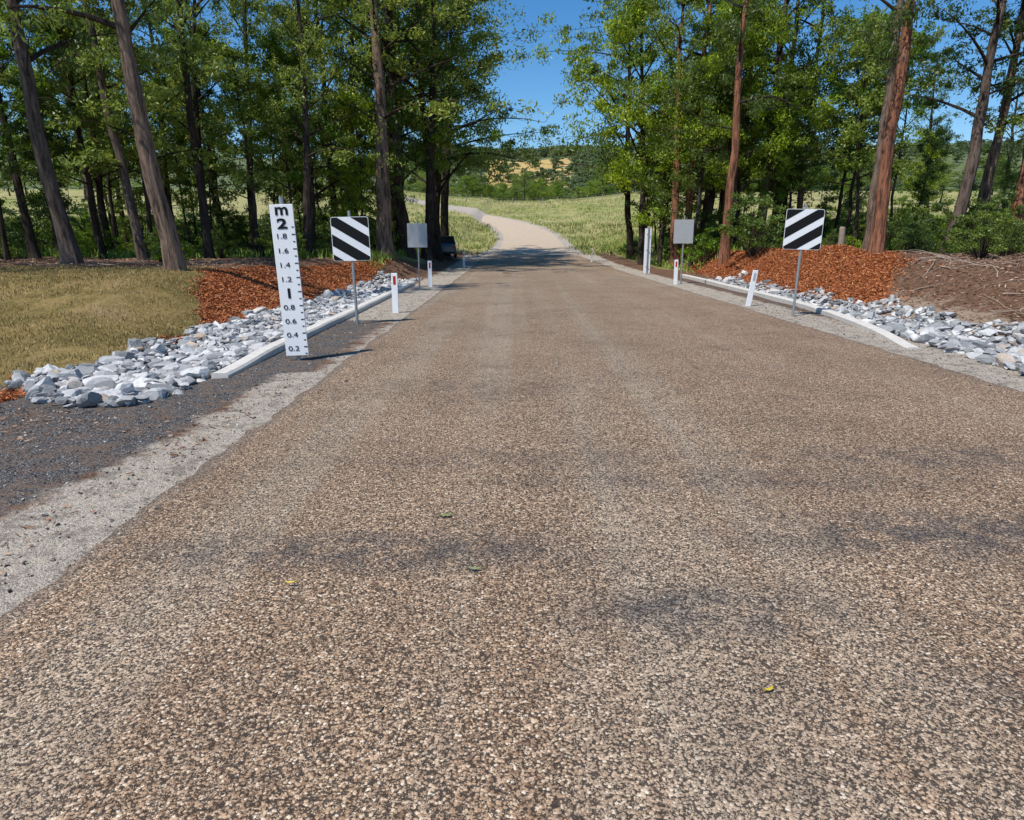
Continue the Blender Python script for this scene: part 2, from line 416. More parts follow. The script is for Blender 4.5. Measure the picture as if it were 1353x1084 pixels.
def scatter(n, x0, x1, y0, y1, test):
    x = rng.uniform(x0, x1, n); y = rng.uniform(y0, y1, n); k = test(x, y)
    x = x[k]; y = y[k]; return np.stack([x, y, H(x, y)], -1)

tl = lambda x, y: (x < -6.0 + .15 * wn(x, y, 3)) & (x > np.interp(y, [0, 13.4, 17.5, 21, 60], [-5.6, -6.1, -7.9, -8.9, -8.9]) + .2 * wn(x, y, 5) + rng.normal(0, .12, len(x))) & (x > -9.0 + (y - 20) * .2)
P = scatter(60000, -9.2, -5.8, 12, 34, tl)
tr = lambda x, y: (x > 9.6 + .2 * wn(x, y, 3)) & (x < np.interp(y, [0, 17.5, 21, 26, 27], [9.0, 9.5, 11.6, 14.5, 17]) + .3 * wn(x, y, 3) + rng.normal(0, .25, len(x))) & (x < 13.6)
P = np.concatenate([P, scatter(80000, 9.4, 13.8, 17, 40, tr), scatter(1500, -7.3, -5.6, 7.1, 8.1, lambda x, y: np.hypot((x + 6.3) / 1.5, (y - 7.55) / .9) < .55)])
k = rng.integers(0, len(P), 5000); S_ = P[k] + np.stack([rng.normal(0, .5, 5000), rng.normal(0, .5, 5000), np.zeros(5000)], -1); S_[:, 2] = H(S_[:, 0], S_[:, 1]) + .01
P = np.concatenate([P, S_[np.abs(S_[:, 0] - 1.8) > 6.5]])
P[:, 2] += rng.uniform(0, .03, len(P))
V, Q = cards(P, .1, .028, flat=.55)
obj('bark_mulch', build('bark_mulch', V, Q, [M_mulch]))

P = scatter(95000, -18, -5.9, 8.1, 21.5, lambda x, y: (x < np.interp(y, [0, 13.4, 17.5, 21, 60], [-5.9, -6.1, -7.9, -8.9, -8.9])) & (wn(x, y, 1.5) + wn(x, y, 6) > -.5 + rng.uniform(-.8, .8, len(x))))
V, Q = cards(P, .06, .006, up=True)
obj('dry_grass', build('dry_grass', V, Q, [M_straw]))

P = np.concatenate([scatter(24000, -50, -6, 31, 66, lambda x, y: y > 0), scatter(22000, 9, 55, 36, 70, lambda x, y: y > 0)])
P = np.repeat(P, 2, 0) + rng.normal(size=(len(P) * 2, 3)) * [.1, .1, 0]
V, Q = cards(P, .36, .03, up=True)
obj('green_grass', build('green_grass', V, Q, [M_green]))
P = np.concatenate([scatter(12000, -14, 24, 58, 105, lambda x, y: (np.abs(x - CX(y)) > HW(y) + .6 + .4 * wn(x, y, 1)) & (wn(x, y, .6) > rng.uniform(-1.2, .6, len(x)))),
                    scatter(12000, -30, 34, 105, 200, lambda x, y: (np.abs(x - CX(y)) > HW(y) + .8) & (wn(x, y, .35) > rng.uniform(-1, .8, len(x))))])
P = np.repeat(P, 2, 0) + rng.normal(size=(len(P) * 2, 3)) * [.15, .15, 0]
V, Q = cards(P, .34, .05, up=True)
obj('pasture_grass', build('pasture_grass', V, Q, [M_past]))

P = np.concatenate([scatter(20000, -22, -5, 20, 36, lambda x, y: (x < -9 + (y - 20) * .2) | (y > 33)), scatter(42000, 9.7, 26, 9, 36, lambda x, y: (x > np.interp(y, [0, 17.5, 21, 26, 27], [9.6, 9.8, 11.8, 14.0, 13.8])))])
P[:, 2] += .01
V, Q = cards(P, .10, .026, flat=.8)
P = np.concatenate([scatter(3200, -6.2, -2.7, 3, 8.2, lambda x, y: wn(x, y, 2) > rng.uniform(-.4, .8, len(x))), scatter(500, 6.4, 9, 8, 20, lambda x, y: y > 0), scatter(1100, -14, -6, 9, 20, lambda x, y: y > 0)]); P[:, 2] += .008
V2, Q2 = cards(P, .055, .016, flat=.85)
obj('leaf_litter', build('leaf_litter', np.concatenate([V, V2]), np.concatenate([Q, Q2 + len(V)]), [M_litter]))

# stones
def ico(sub):
    import bmesh
    bm = bmesh.new(); bmesh.ops.create_icosphere(bm, subdivisions=sub, radius=1.0)
    v = np.array([p.co[:] for p in bm.verts]); f = np.array([[p.index for p in q.verts] for q in bm.faces]); bm.free(); return v, f
I1, F1 = ico(1); I2, F2 = ico(2)
def rocks(P, S, base, faces, flatz=.55):
    Vs = []; Fs = []; n = 0
    for p, s in zip(P, S):
        v = base.copy()
        for _ in range(8):
            nn = rng.normal(size=3); nn /= np.linalg.norm(nn); d = rng.uniform(.32, .72)
            e = np.maximum(0, v @ nn - d); v = v - e[:, None] * nn
        v = v * (rng.uniform(.7, 1.5, 3) * [1, 1, flatz])
        q = Quaternion(rng.normal(size=3), rng.normal() * .5) @ Quaternion((0, 0, 1), rng.uniform(0, 6.3))
        v = v @ np.array(q.to_matrix()).T * s + p
        Vs.append(v); Fs.append(faces + n); n += len(v)
    return np.concatenate(Vs), np.concatenate(Fs)
def rl(x, y):
    lo = np.interp(y, [7.1, 7.6, 8.6, 14, 30], [-4.9, -5.6, -6.3, -6.1, -5.9]); hi = np.interp(y, [7.1, 8.3, 9], [-4.1, -3.85, -4.0])
    return (x > lo + .18 * wn(x, y, 3)) & (x < hi + .12 * wn(x, y, 4) * (y < 8.6))
def rr(x, y):
    return (x > np.interp(y, [7, 8, 11.6, 15.5, 18, 29], [6.6, 6.75, 6.95, 7.6, 8.0, 8.3]) + .1 * wn(x, y, 4)) & (x < np.interp(y, [8, 11, 14, 32], [9.4, 10.0, 9.8, 9.5]) + .3 * wn(x, y, 3))
def rockset(n, x0, x1, test):
    P = scatter(n, x0, x1, 7.1, 31, test); keep = rng.uniform(size=len(P)) < np.interp(P[:, 1], [8, 14, 30], [1, .9, .5]); P = P[keep]
    S = np.clip(rng.lognormal(-2.6, .45, len(P)), .03, .22); P[:, 2] += S * .1 + rng.uniform(-.01, .05, len(P))
    a = P[:, 1] < 11.5
    V1, f1 = rocks(P[a], S[a], I2, F2); V2, f2 = rocks(P[~a], S[~a], I1, F1)
    return np.concatenate([V1, V2]), np.concatenate([f1, f2 + len(V1)])
V, f = rockset(9000, -6.6, -3.8, rl); obj('riprap_rocks', build('riprap_rocks', V, f, [M_rock]))
V, f = rockset(9500, 6.5, 10.4, rr); obj('riprap_rocks', build('riprap_rocks', V, f, [M_rock]))
P = np.concatenate([scatter(4500, -6.0, -2.4, 2.6, 9.5, lambda x, y: (x > -5.8) | (y < 7)), scatter(1800, -3.75, -2.5, 9.5, 22, lambda x, y: y > 0), scatter(3000, 5.9, 7.4, 7, 20, lambda x, y: y > 0),
                    scatter(400, -2.4, 6, 1.5, 9, lambda x, y: y > 0) + [0, 0, .02], scatter(3000, 9.3, 14, 9, 20, lambda x, y: y > 0)])
V, f = rocks(P, rng.lognormal(-4.95, .45, len(P)), I1, F1); obj('loose_gravel', build('loose_gravel', V, f, [M_grav]))

# ------------------------------------------------------------------ kerbs
def kerb(name, pts, w, h, sink):
    pts = np.array(pts, float); y = np.arange(pts[0, 1], pts[-1, 1], .3); x = np.interp(y, pts[:, 1], pts[:, 0])
    x = np.convolve(np.pad(x, 4, 'reflect', reflect_type='odd'), np.ones(9) / 9, 'valid')
    prof = np.array([[-w / 2, -.15], [-w / 2, h - .02], [-w / 2 + .02, h], [w / 2 - .03, h], [w / 2, h - .03], [w / 2, -.15]])
    dz = .005 * wn(y, y * 0, 3) - sink * (1 - sstep(0, 2.2, y - y[0]))
    V = np.stack([x[:, None] + prof[None, :, 0] + .006 * wn(y, y * 0 + 2, 4)[:, None], np.repeat(y[:, None], 6, 1), F(y)[:, None] + prof[None, :, 1] + dz[:, None]], -1).reshape(-1, 3)
    n = len(y); q = []
    for i in range(n - 1):
        for j in range(5): q.append([i * 6 + j, i * 6 + j + 1, i * 6 + 7 + j, i * 6 + 6 + j][::-1])
    for c in (0, (n - 1) * 6):
        q += [[c, c + 1, c + 4, c + 5], [c + 1, c + 2, c + 3, c + 4]]
    return obj(name, build(name, V, q, [M_conc]))
kerb('concrete_kerb', [(-3.80, 8.7), (-3.82, 20), (-3.9, 27)], .22, .11, .06)
kerb('concrete_kerb', [(6.55, 11.0), (7.05, 13.5), (7.4, 15.5), (7.75, 18.5), (8.05, 29), (8.1, 33)], .22, .10, .07)

# ------------------------------------------------------------------ signs
def empty(name, loc, rz=0, lean=(0, 0)):
    e = bpy.data.objects.new(name, None); COL.objects.link(e); e.location = loc
    e.matrix_world = Matrix.Translation(loc) @ Matrix.Rotation(lean[0], 4, 'Y') @ Matrix.Rotation(lean[1], 4, 'X') @ Matrix.Rotation(rz, 4, 'Z'); return e
def text(body, size, x, z, par, off=.0, sx=1.15):
    cu = bpy.data.curves.new('glyphs', 'FONT'); cu.body = body; cu.size = size; cu.align_x = 'CENTER'; cu.align_y = 'CENTER'; cu.offset = off; cu.extrude = .001
    t = bpy.data.objects.new('t', cu); COL.objects.link(t)
    bpy.context.view_layer.update()
    me = bpy.data.meshes.new_from_object(t.evaluated_get(bpy.context.evaluated_depsgraph_get()))
    bpy.data.objects.remove(t); me.materials.clear(); me.materials.append(M_black)
    co = np.array([v.co[:] for v in me.vertices]); cz = (co[:, 1].min() + co[:, 1].max()) / 2
    for v in me.vertices: v.co.y -= cz
    o = obj('numeral_' + body.replace('.', '_'), me, par); o.location = (x, -.0165, z); o.rotation_euler = (math.pi / 2, 0, 0); o.scale = (sx, 1, 1)
    return o

gz = lambda x, y: float(H(x, y))
def depth_marker(x, y, rz=0, lean=(0, 0)):
    e = empty('flood_depth_marker', (x, y, gz(x, y)), rz, lean)
    p = Parts(); p.box((0, 0, 1.14), (.325, .022, 2.14), 0, bev=.004); obj('board', p.mesh('board', [M_white]), e)
    p = Parts(); p.tube([(0, .045, -.3), (0, .045, 2.31)], [.033, .033], 12, 0, True)
    for z in (.4, 1.2, 1.95): p.box((0, .04, z), (.12, .085, .04), 0, bev=.004)
    obj('post', p.mesh('post', [M_galv]), e)
    for k, z in enumerate(np.arange(.2, 2.01, .2)):
        z = z - .02
        if k == 4: text('1', .19, -.02, z, e, .006, 1.2)
        elif k == 9: text('2', .19, -.01, z - .03, e, .006, 1.5)
        else: text('%.1f' % (z + .02), .10, -.04, z, e, .0, 1.35)
    text('m', .22, 0, 2.12, e, .005, 1.15)
    p = Parts()
    for k, z in enumerate(np.arange(.1, 1.95, .1)): p.box((.132, -.013, z), (.05 if k % 2 else .03, .005, .013))
    obj('tick_marks', p.mesh('tick_marks', [M_black]), e)
    return e
depth_marker(-3.16, 9.95, .06, (-.035, 0))
depth_marker(6.68, 34.5, math.pi + .05)

def hazard(x, y, zb, zt, w, sgn, rz=0, lean=(0, 0)):
    e = empty('hazard_marker_sign', (x, y, gz(x, y)), rz, lean)
    h = zt - zb; zc = (zt + zb) / 2
    r = .05
    def clip_poly(poly, a, b, c):
        o = []
        for i in range(len(poly)):
            p, q = poly[i], poly[(i + 1) % len(poly)]
            dp = a * p[0] + b * p[1] - c; dq = a * q[0] + b * q[1] - c
            if dp <= 0: o.append(p)
            if dp * dq < 0: t = dp / (dp - dq); o.append((p[0] + t * (q[0] - p[0]), p[1] + t * (q[1] - p[1])))
        return o
    def rrect(w, h, r, n=4):
        o = []
        for cx, cz, a0 in ((w / 2 - r, h / 2 - r, 0), (-w / 2 + r, h / 2 - r, 90), (-w / 2 + r, -h / 2 + r, 180), (w / 2 - r, -h / 2 + r, 270)):
            for i in range(n + 1):
                a = math.radians(a0 + 90 * i / n); o.append((cx + r * math.cos(a), cz + r * math.sin(a)))
        return o
    def prism(name, polys, y0, y1, mt):
        V = []; Fc = []
        for poly in polys:
            n = len(poly); b = len(V)
            V += [(a, y0, c + zc) for a, c in poly] + [(a, y1, c + zc) for a, c in poly]
            Fc.append(list(range(b, b + n))); Fc.append(list(range(b + n, b + 2 * n))[::-1])
            for i in range(n): j = (i + 1) % n; Fc.append([b + j, b + i, b + n + i, b + n + j])
        me = bpy.data.meshes.new(name); me.from_pydata(V, [], Fc); me.materials.append(mt); me.update(); obj(name, me, e)
    prism('panel', [rrect(w, h, r)], -.004, 0, M_white)
    inner = rrect(w - .02, h - .02, r - .01)
    st = []
    per = .40; sl = .62
    for k in range(-3, 4):
        c0 = k * per + .04; c1 = c0 + per * .58
        p = clip_poly(inner, sgn * sl, 1, c1); p = clip_poly(p, -sgn * sl, -1, -c0) if len(p) > 2 else p
        if len(p) > 2: st.append(p)
    prism('stripes', st, -.0075, -.0045, M_black)
    p = Parts(); p.tube([(0, .035, -.3), (0, .035, zt + .12)], [.03, .03], 12, 0, True)
    for z in (zb + .2, zt - .2): p.box((0, .02, z), (.5, .03, .035), 0, bev=.003)
    obj('post', p.mesh('post', [M_galv]), e)
hazard(-3.25, 14.3, 1.30, 2.17, .76, 1, .05, (-.02, 0))
hazard(6.50, 15.8, 1.50, 2.38, .82, -1, -.12, (.02, 0))

def backsign(x, y, zb, zt, w, rz=0):
    e = empty('traffic_sign', (x, y, gz(x, y)), rz)
    p = Parts(); p.box((0, -.005, (zb + zt) / 2), (w, .008, zt - zb), 0, bev=.003)
    for z in (zb + .15, zt - .15):
        for sx in (-.08, .08): p.box((sx, -.012, z), (.02, .008, .02), 1, bev=.003)
    obj('panel', p.mesh('panel', [M_alu, M_galv]), e)
    p = Parts(); p.tube([(.02, .034, -.3), (.02, .034, zt + .15)], [.03, .03], 12, 0, True); obj('post', p.mesh('post', [M_galv]), e)
backsign(-3.45, 25.6, 1.42, 2.27, .72); backsign(6.68, 27.4, 1.55, 2.45, .76)

def guide(x, y, lean=0, rz=0, w=.15, red=True):
    e = empty('guide_post', (x, y, gz(x, y)), rz, (lean, 0))
    p = Parts(); p.box((0, 0, .37), (w, .03, 1.14), 0, bev=.008); obj('blade', p.mesh('blade', [M_white]), e)
    p = Parts(); p.box((0, -.0185, .77), (w * .42, .006, .20), 0, bev=.002); obj('reflector', p.mesh('reflector', [M_red if red else M_alu]), e)
guide(-2.82, 16.6, 0, 0); guide(-3.05, 25.8); guide(6.38, 27.0, -.01); guide(6.3, 18.3, .13, 0, .14, False)
guide(5.6, 49, 0, 0, .12); guide(-2.9, 42, 0, 0, .12)

for (x, y, h) in ((12.9, 27.5, .9), (16.8, 33, 1.1)):
    e = empty('timber_post', (x, y, gz(x, y)))
    p = Parts(); p.tube([(0, 0, -.3), (.01, 0, .4), (0, .01, h - .03), (0, 0, h)], [.12, .115, .11, .09], 12, 0, True); p.box((0, 0, h - .01), (.12, .12, .03), 0, bev=.01)
    obj('shaft', p.mesh('shaft', [M_timber]), e)

# ------------------------------------------------------------------ trees
def leafset(C, R, n, L, W, droop=.4):
    C = np.repeat(np.asarray(C), n, 0); R = np.repeat(np.asarray(R), n)[:, None]
    m = len(C)
    d = rng.normal(size=(m, 3)); d /= np.linalg.norm(d, axis=1)[:, None]; rad = rng.uniform(0, 1, (m, 1)) ** .5
    P = C + d * rad * R * [1, 1, .62]
    a = rng.normal(size=(m, 3)); a[:, 2] -= droop; a /= np.linalg.norm(a, axis=1)[:, None]
    b = np.cross(a, rng.normal(size=(m, 3))); b /= np.linalg.norm(b, axis=1)[:, None] + 1e-9
    l = L * rng.uniform(.6, 1.35, m)[:, None] / 2; w = W * rng.uniform(.7, 1.3, m)[:, None] / 2
    V = np.stack([P - a * l, P + b * w, P + a * l, P - b * w], 1).reshape(-1, 3)
    return V, np.arange(m * 4).reshape(-1, 4)

def make_tree(name, height, r0, first, nl, llen, clr, nleaf, L, W, leafmat, shape=0, segs=10, twig=4, skip=.0):
    p = Parts()
    z = np.linspace(-.3, height, 16)
    wob = np.cumsum(rng.normal(size=(16, 2)) * .075 * height / 18, 0); wob[0:2] = 0
    P = np.stack([wob[:, 0], wob[:, 1], z], -1)
    R = r0 * (1 - (z.clip(0) / height) ** 1.1 * .88); R[0] *= 1.5; R[1] *= 1.12
    zz = np.linspace(-.3, height, 34); P2 = np.stack([np.interp(zz, z, P[:, 0]), np.interp(zz, z, P[:, 1]), zz], -1); R2 = np.interp(zz, z, R) * (1 + .05 * rng.normal(size=34))
    R2[0] = r0 * 1.5; R2[1] = max(R2[1], r0 * 1.05)
    p.tube(P2, R2, segs)
    C = []; CR = []
    for i in range(nl):
        t = (i + rng.uniform(0, 1)) / nl
        h = first + (height * .97 - first) * t ** .9
        base = np.array([np.interp(h, z, P[:, 0]), np.interp(h, z, P[:, 1]), h]); rb = np.interp(h, z, R)
        az = i * 2.4 + rng.uniform(-.9, .9)
        prof = {0: (math.sin(math.pi * min(1, .25 + t * .75)) * .75 + .3), 1: (1.05 - .7 * t)}[shape]
        ln = llen * prof * rng.uniform(.5, 1.45); up = rng.uniform(.1, .85) + .4 * t
        s = np.linspace(0, 1, 6)[:, None]
        d = np.array([math.cos(az), math.sin(az), up]); d /= np.linalg.norm(d)
        bend = rng.normal(size=3) * .14 * ln
        B = base + d * ln * s + bend * s ** 2 + np.array([0, 0, -.10 * ln]) * s ** 2
        p.tube(B, np.linspace(min(rb * .5, .015 + ln * .016), .009, 6), 5, 2)
        if rng.uniform() < skip: continue
        for s0 in np.linspace(.4, 1, twig):
            q = B[0] + (B[-1] - B[0]) * s0 + bend * (s0 ** 2 - s0)
            tw = rng.normal(size=3) * .28 * ln * [1, 1, .5] + np.array([0, 0, .05 * ln])
            e = q + tw
            p.tube([q, q + tw * .5 + rng.normal(size=3) * .05, e], [.012, .009, .005], 3, 2)
            C.append(e); CR.append(clr * rng.uniform(.55, 1.45))
            C.append(q + tw * .5); CR.append(clr * rng.uniform(.4, .9))
    V, Q = leafset(C, CR, nleaf, L, W)
    p.add(V, Q, 1)
    return p.mesh(name, [M_bark, leafmat, M_barkD])

TALL = [make_tree('tall_gum', random.uniform(17, 20), .3, random.uniform(5.0, 6.8), 21, 3.7, .64, 58, .21, .072, M_leafE if i % 2 else M_leafD, skip=.08) for i in range(4)]
MID = [make_tree('she_oak', random.uniform(9.5, 12), .10, random.uniform(2.0, 3.4), 22, 2.2, .54, 56, .19, .068, [M_leafE, M_leafM, M_leafD][i % 3], shape=i % 2, segs=7, skip=.08) for i in range(6)]
WIDE = [make_tree('spreading_gum', 13, .22, 2.6, 24, 4.6, .78, 84, .22, .08, M_leafM if i else M_leafE, segs=8) for i in range(2)]

def make_bush(name, h, w, n, mat):
    p = Parts(); C = []; CR = []
    for i in range(n):
        a = rng.uniform(0, 6.3); r = w * rng.uniform(0, 1) ** .6; z = h * rng.uniform(.12, 1) * (1 - .45 * (r / w) ** 2)
        e = np.array([r * math.cos(a), r * math.sin(a), z]); p.tube([(e[0] * .1, e[1] * .1, -.1), e * [.5, .5, .6], e], [.02, .012, .005], 4, 2)
        C.append(e); CR.append(rng.uniform(.18, .42))
    V, Q = leafset(C, CR, 66, .14, .06, 0); p.add(V, Q, 1); return p.mesh(name, [M_bark, mat, M_barkD])
BUSH = [make_bush('shrub', 1.8, 1.2, 34, M_leafM), make_bush('shrub', 2.8, 1.5, 48, M_leafE), make_bush('shrub', 1.1, .9, 22, M_leafM), make_bush('shrub', 2.3, 1.6, 44, M_leafD)]

GREYB = (.16, .12, .098, 1); REDB = (.33, .145, .085, 1); DARKB = (.065, .05, .042, 1); TANB = (.25, .175, .13, 1)
def place(name, me, x, y, wd, colr, lean=(0, 0), sz=1.0, base_r=.3, col=None, sxy=None):
    o = bpy.data.objects.new(name, me); (col or COL).objects.link(o)
    s = sxy if sxy else max(.62, min(1.7, wd / (2 * base_r)))
    o.matrix_world = Matrix.Translation((x, y, gz(x, y))) @ Matrix.Rotation(math.atan(lean[0]), 4, 'Y') @ Matrix.Rotation(-math.atan(lean[1]), 4, 'X') @ Matrix.Rotation(random.uniform(0, 6.28), 4, 'Z') @ Matrix.Diagonal((s, s, sz, 1))
    o.color = colr; return o
main = [(-14.2, 22.5, .50, GREYB, -.10), (-9.15, 18.9, .44, TANB, -.07), (-14.8, 28, .37, GREYB, -.09), (-13.0, 30, .34, DARKB, -.04), (-20.5, 30, .36, DARKB, -.09),
        (-6.5, 36, .78, TANB, -.06), (-6.3, 41, .95, DARKB, -.03), (-5.1, 47, .7, DARKB, 0.0), (-20, 34, .4, GREYB, -.02), (-13.6, 37, .36, DARKB, 0.02), (-9.8, 40, .4, DARKB, -.04),
        (9.6, 41, .52, REDB, .0), (10.6, 42.5, .5, REDB, .02), (12.0, 44, .66, DARKB, .03), (10.5, 34.5, .46, REDB, .0), (14.7, 42, .62, GREYB, .0), (17.0, 46, .56, DARKB, .01),
        (17.9, 44, .36, GREYB, .02), (11.75, 22.6, .40, REDB, .03), (13.0, 25.5, .15, TANB, .04), (21.4, 34.2, .62, GREYB, .04), (23.9, 36.2, .56, TANB, .0), (24.2, 34, .5, REDB, .05), (30, 38, .5, GREYB, .02),
        (-15.8, 17.2, .5, GREYB, -.05), (-20, 18.5, .5, GREYB, 0), (-24, 22, .5, GREYB, 0), (12.6, 14.6, .45, REDB, .06), (16.5, 17.0, .5, GREYB, 0), (14.5, 11.8, .5, REDB, .04), (19.5, 20.5, .5, GREYB, 0),  # out-of-frame trees, added to cast shade on the left and right banks
        (-5.3, 43.5, .62, DARKB, .02), (-5.2, 54, .7, DARKB, .03)]
for i, (x, y, w, c, l) in enumerate(main):
    place('eucalyptus_tree', TALL[i % 4], x, y, w, c, (l, random.uniform(-.02, .02)), random.uniform(.95, 1.15))
for i, (x, y, s, sz, l) in enumerate([(-5.4, 50, 1.25, 1.4, .06), (-6.8, 44, .9, 1.1, .03), (-6.4, 57, 1.2, 1.45, .05), (8.6, 46, 1.1, 1.35, -.05), (9.2, 54, 1.2, 1.45, -.06), (11.8, 38, .75, .9, -.02), (-10.5, 37, .8, .95, 0), (13.5, 45, .9, 1.05, 0)]):
    place('spreading_gum_tree', WIDE[i % 2], x, y, 0, DARKB, (l, 0), sz, sxy=s)

fc = bpy.data.collections.new('background_forest')
def clear(x, y):
    r = x / y
    if -.125 < r < .165 and y > 20: return False
    if x > -6.5 and x < 9.0: return False
    return True
def fill(n, x0, x1, y0, y1, meshes, colrs, smin, smax, mind, extra=None, base=.11):
    pts = []
    tries = 0
    while len(pts) < n and tries < n * 40:
        tries += 1
        x = random.uniform(x0, x1); y = random.uniform(y0, y1)
        if not clear(x, y) or abs(x / y) > .95 or (extra and not extra(x, y)): continue
        if any((x - a) ** 2 + (y - b) ** 2 < mind ** 2 for a, b in pts): continue
        pts.append((x, y)); s = random.uniform(smin, smax)
        place('forest_tree', random.choice(meshes), x, y, 0, random.choice(colrs), (random.gauss(0, .05), random.gauss(0, .04)), s, sxy=s * random.uniform(.8, 1.15), col=fc)
fill(38, -46, -7, 27, 48, MID, [GREYB, DARKB, TANB], .6, 1.25, 2.2)
fill(14, -50, -8, 30, 46, TALL, [GREYB, DARKB], .55, .9, 3)
fill(22, 9, 22, 38, 54, MID, [GREYB, DARKB, REDB], .7, 1.25, 2.2)
fill(14, 22, 58, 40, 60, MID, [GREYB, DARKB], .4, .8, 3.5)
fill(6, 12, 58, 42, 60, TALL, [GREYB, REDB], .6, .85, 4)
fill(70, -56, -6.5, 38, 60, BUSH, [DARKB], .7, 1.4, 1.7)
fill(20, -40, -8, 25, 36, BUSH, [DARKB], .3, .7, 1.5)
fill(90, 9.5, 56, 31, 60, BUSH, [DARKB], .6, 1.35, 1.5)
fill(22, 13.6, 28, 22, 31, BUSH, [DARKB], .3, .7, 1.0)
def line(n, xa, xb, ya, yb, s0, s1, sh=.7):
    for _ in range(n):
        y = random.uniform(ya, yb); x = random.uniform(xa, xb) * y / ya; s = random.uniform(s0, s1)
        place('forest_tree', random.choice(WIDE + [MID[0], MID[1]]), x, y, 0, DARKB, (0, 0), s * sh, sxy=s, col=fc)
line(54, -36, 30, 218, 290, .7, 1.15, .62); line(18, 30, 100, 95, 150, .5, .8); line(24, 50, 200, 190, 300, .8, 1.2); line(18, -110, -30, 80, 140, .5, .9)
fe = bpy.data.objects.new('background_forest', None); COL.objects.link(fe); fe.instance_type = 'COLLECTION'; fe.instance_collection = fc; fe.color = DARKB

# wooded hills, one instanced collection of coarse crowns
def crown():
    p = Parts(); C = []; CR = []
    for i in range(14):
        a = rng.uniform(0, 6.3); r = 3.0 * rng.uniform() ** .5; C.append((r * math.cos(a), r * math.sin(a), rng.uniform(2.2, 7))); CR.append(rng.uniform(1.1, 2))
    p.tube([(0, 0, -1), (0, 0, 5)], [.3, .15], 5)
    V, Q = leafset(C, CR, 34, 1.1, .7, 0); p.add(V, Q, 1); return p.mesh('hill_crown', [M_barkD, M_leafH])
CR_ = [crown() for _ in range(3)]
hc = bpy.data.collections.new('hill_trees')
n = 0
for _ in range(9000):
    y = random.uniform(300, 1000); r = random.uniform(-.14, .85) if random.random() < .35 else random.uniform(-.14, .15); x = y * r
    dens = .05 if (-.045 < r < .09 and 330 < y < 630) else .65 * (.5 + .5 * float(wn(x * .03, y * .02)))
    if random.random() > dens: continue
    s = random.uniform(.7, 1.5)
    place('hill_tree', random.choice(CR_), x, y, 0, DARKB, (0, 0), s * .8, sxy=s, col=hc); n += 1
    if n > 2000: break
he = bpy.data.objects.new('hill_trees', None); COL.objects.link(he); he.instance_type = 'COLLECTION'; he.instance_collection = hc
print('hill trees', n)

# fallen branches
p = Parts()
for _ in range(240):
    if random.random() < .88: x = random.uniform(10.2, 19); y = random.uniform(11, 30)
    else: x = random.uniform(-16, -9); y = random.uniform(21, 28)
    if x < np.interp(y, [0, 17.5, 21, 26, 27], [9.8, 10, 12, 14.5, 14]) and x > 0: continue
    a = random.uniform(0, 6.3); L = random.uniform(.25, 1.8); k = 7
    s = np.linspace(0, 1, k); w_ = np.cumsum(rng.normal(size=(2, k)) * .03 * L, 1); xx = x + s * L * math.cos(a) + w_[0]; yy = y + s * L * math.sin(a) + w_[1]
    p.tube(np.stack([xx, yy, H(xx, yy) + .02 + rng.uniform(0, .12) * s], -1), np.linspace(random.uniform(.007, .026), .004, k), 6)
obj('fallen_branches', p.mesh('fallen_branches', [simple('dead_wood', (.33, .25, .19), .9, .4, 3)]))

def leafmesh():
    p = Parts()
    M = [simple('green_leaf', (.17, .21, .08), .6), simple('yellow_leaf', (.55, .42, .04), .5), simple('brown_leaf', (.3, .2, .12), .7)]
    L = [(-.42, 4.02, .10, .2, 0), (-.20, 3.30, .08, -.1, 0), (-1.13, 3.15, .06, .1, 1), (1.0, 2.3, .05, .4, 1), (-.5, 2.2, .04, 1.2, 2)]
    for _ in range(14): L.append((random.uniform(-2, 5.5), random.uniform(2.2, 12), random.uniform(.025, .05), random.uniform(0, 3), 2))
    for x, y, l, a, mi in L:
        u = np.linspace(-1, 1, 8); w = .13 * l * (1 - u ** 2) + .001
        ca, sa = math.cos(a), math.sin(a); pts = []
        for s, ww in zip(u, w):
            for sg in (-1, 0, 1):
                lx, ly = s * l / 2, ww * sg + .12 * l * s * s
                pts.append((x + lx * ca - ly * sa, y + lx * sa + ly * ca, .046 + .006 * abs(sg) + .004 * s * s))
        q = [[i * 3 + j, i * 3 + 3 + j, i * 3 + 4 + j, i * 3 + 1 + j] for i in range(7) for j in range(2)]
        p.add(pts, q, mi)
    return p.mesh('fallen_leaves', M)
obj('fallen_leaves', leafmesh())

# farm fence across the paddock
e = empty('farm_fence', (0, 0, 0)); p = Parts()
fx = np.linspace(-14, 60, 22); fy = 165 + .12 * fx; fz = H(fx, fy)
for a, b, c in zip(fx, fy, fz): p.tube([(a, b, c - .2), (a, b, c + 1.3)], [.09, .08], 6, 0, True)
obj('posts', p.mesh('posts', [M_timber]), e)
p = Parts()
for hgt in (.4, .8, 1.15): p.tube(np.stack([fx, fy, fz + hgt], -1), np.full(len(fx), .01), 4)
obj('wires', p.mesh('wires', [M_galv]), e)

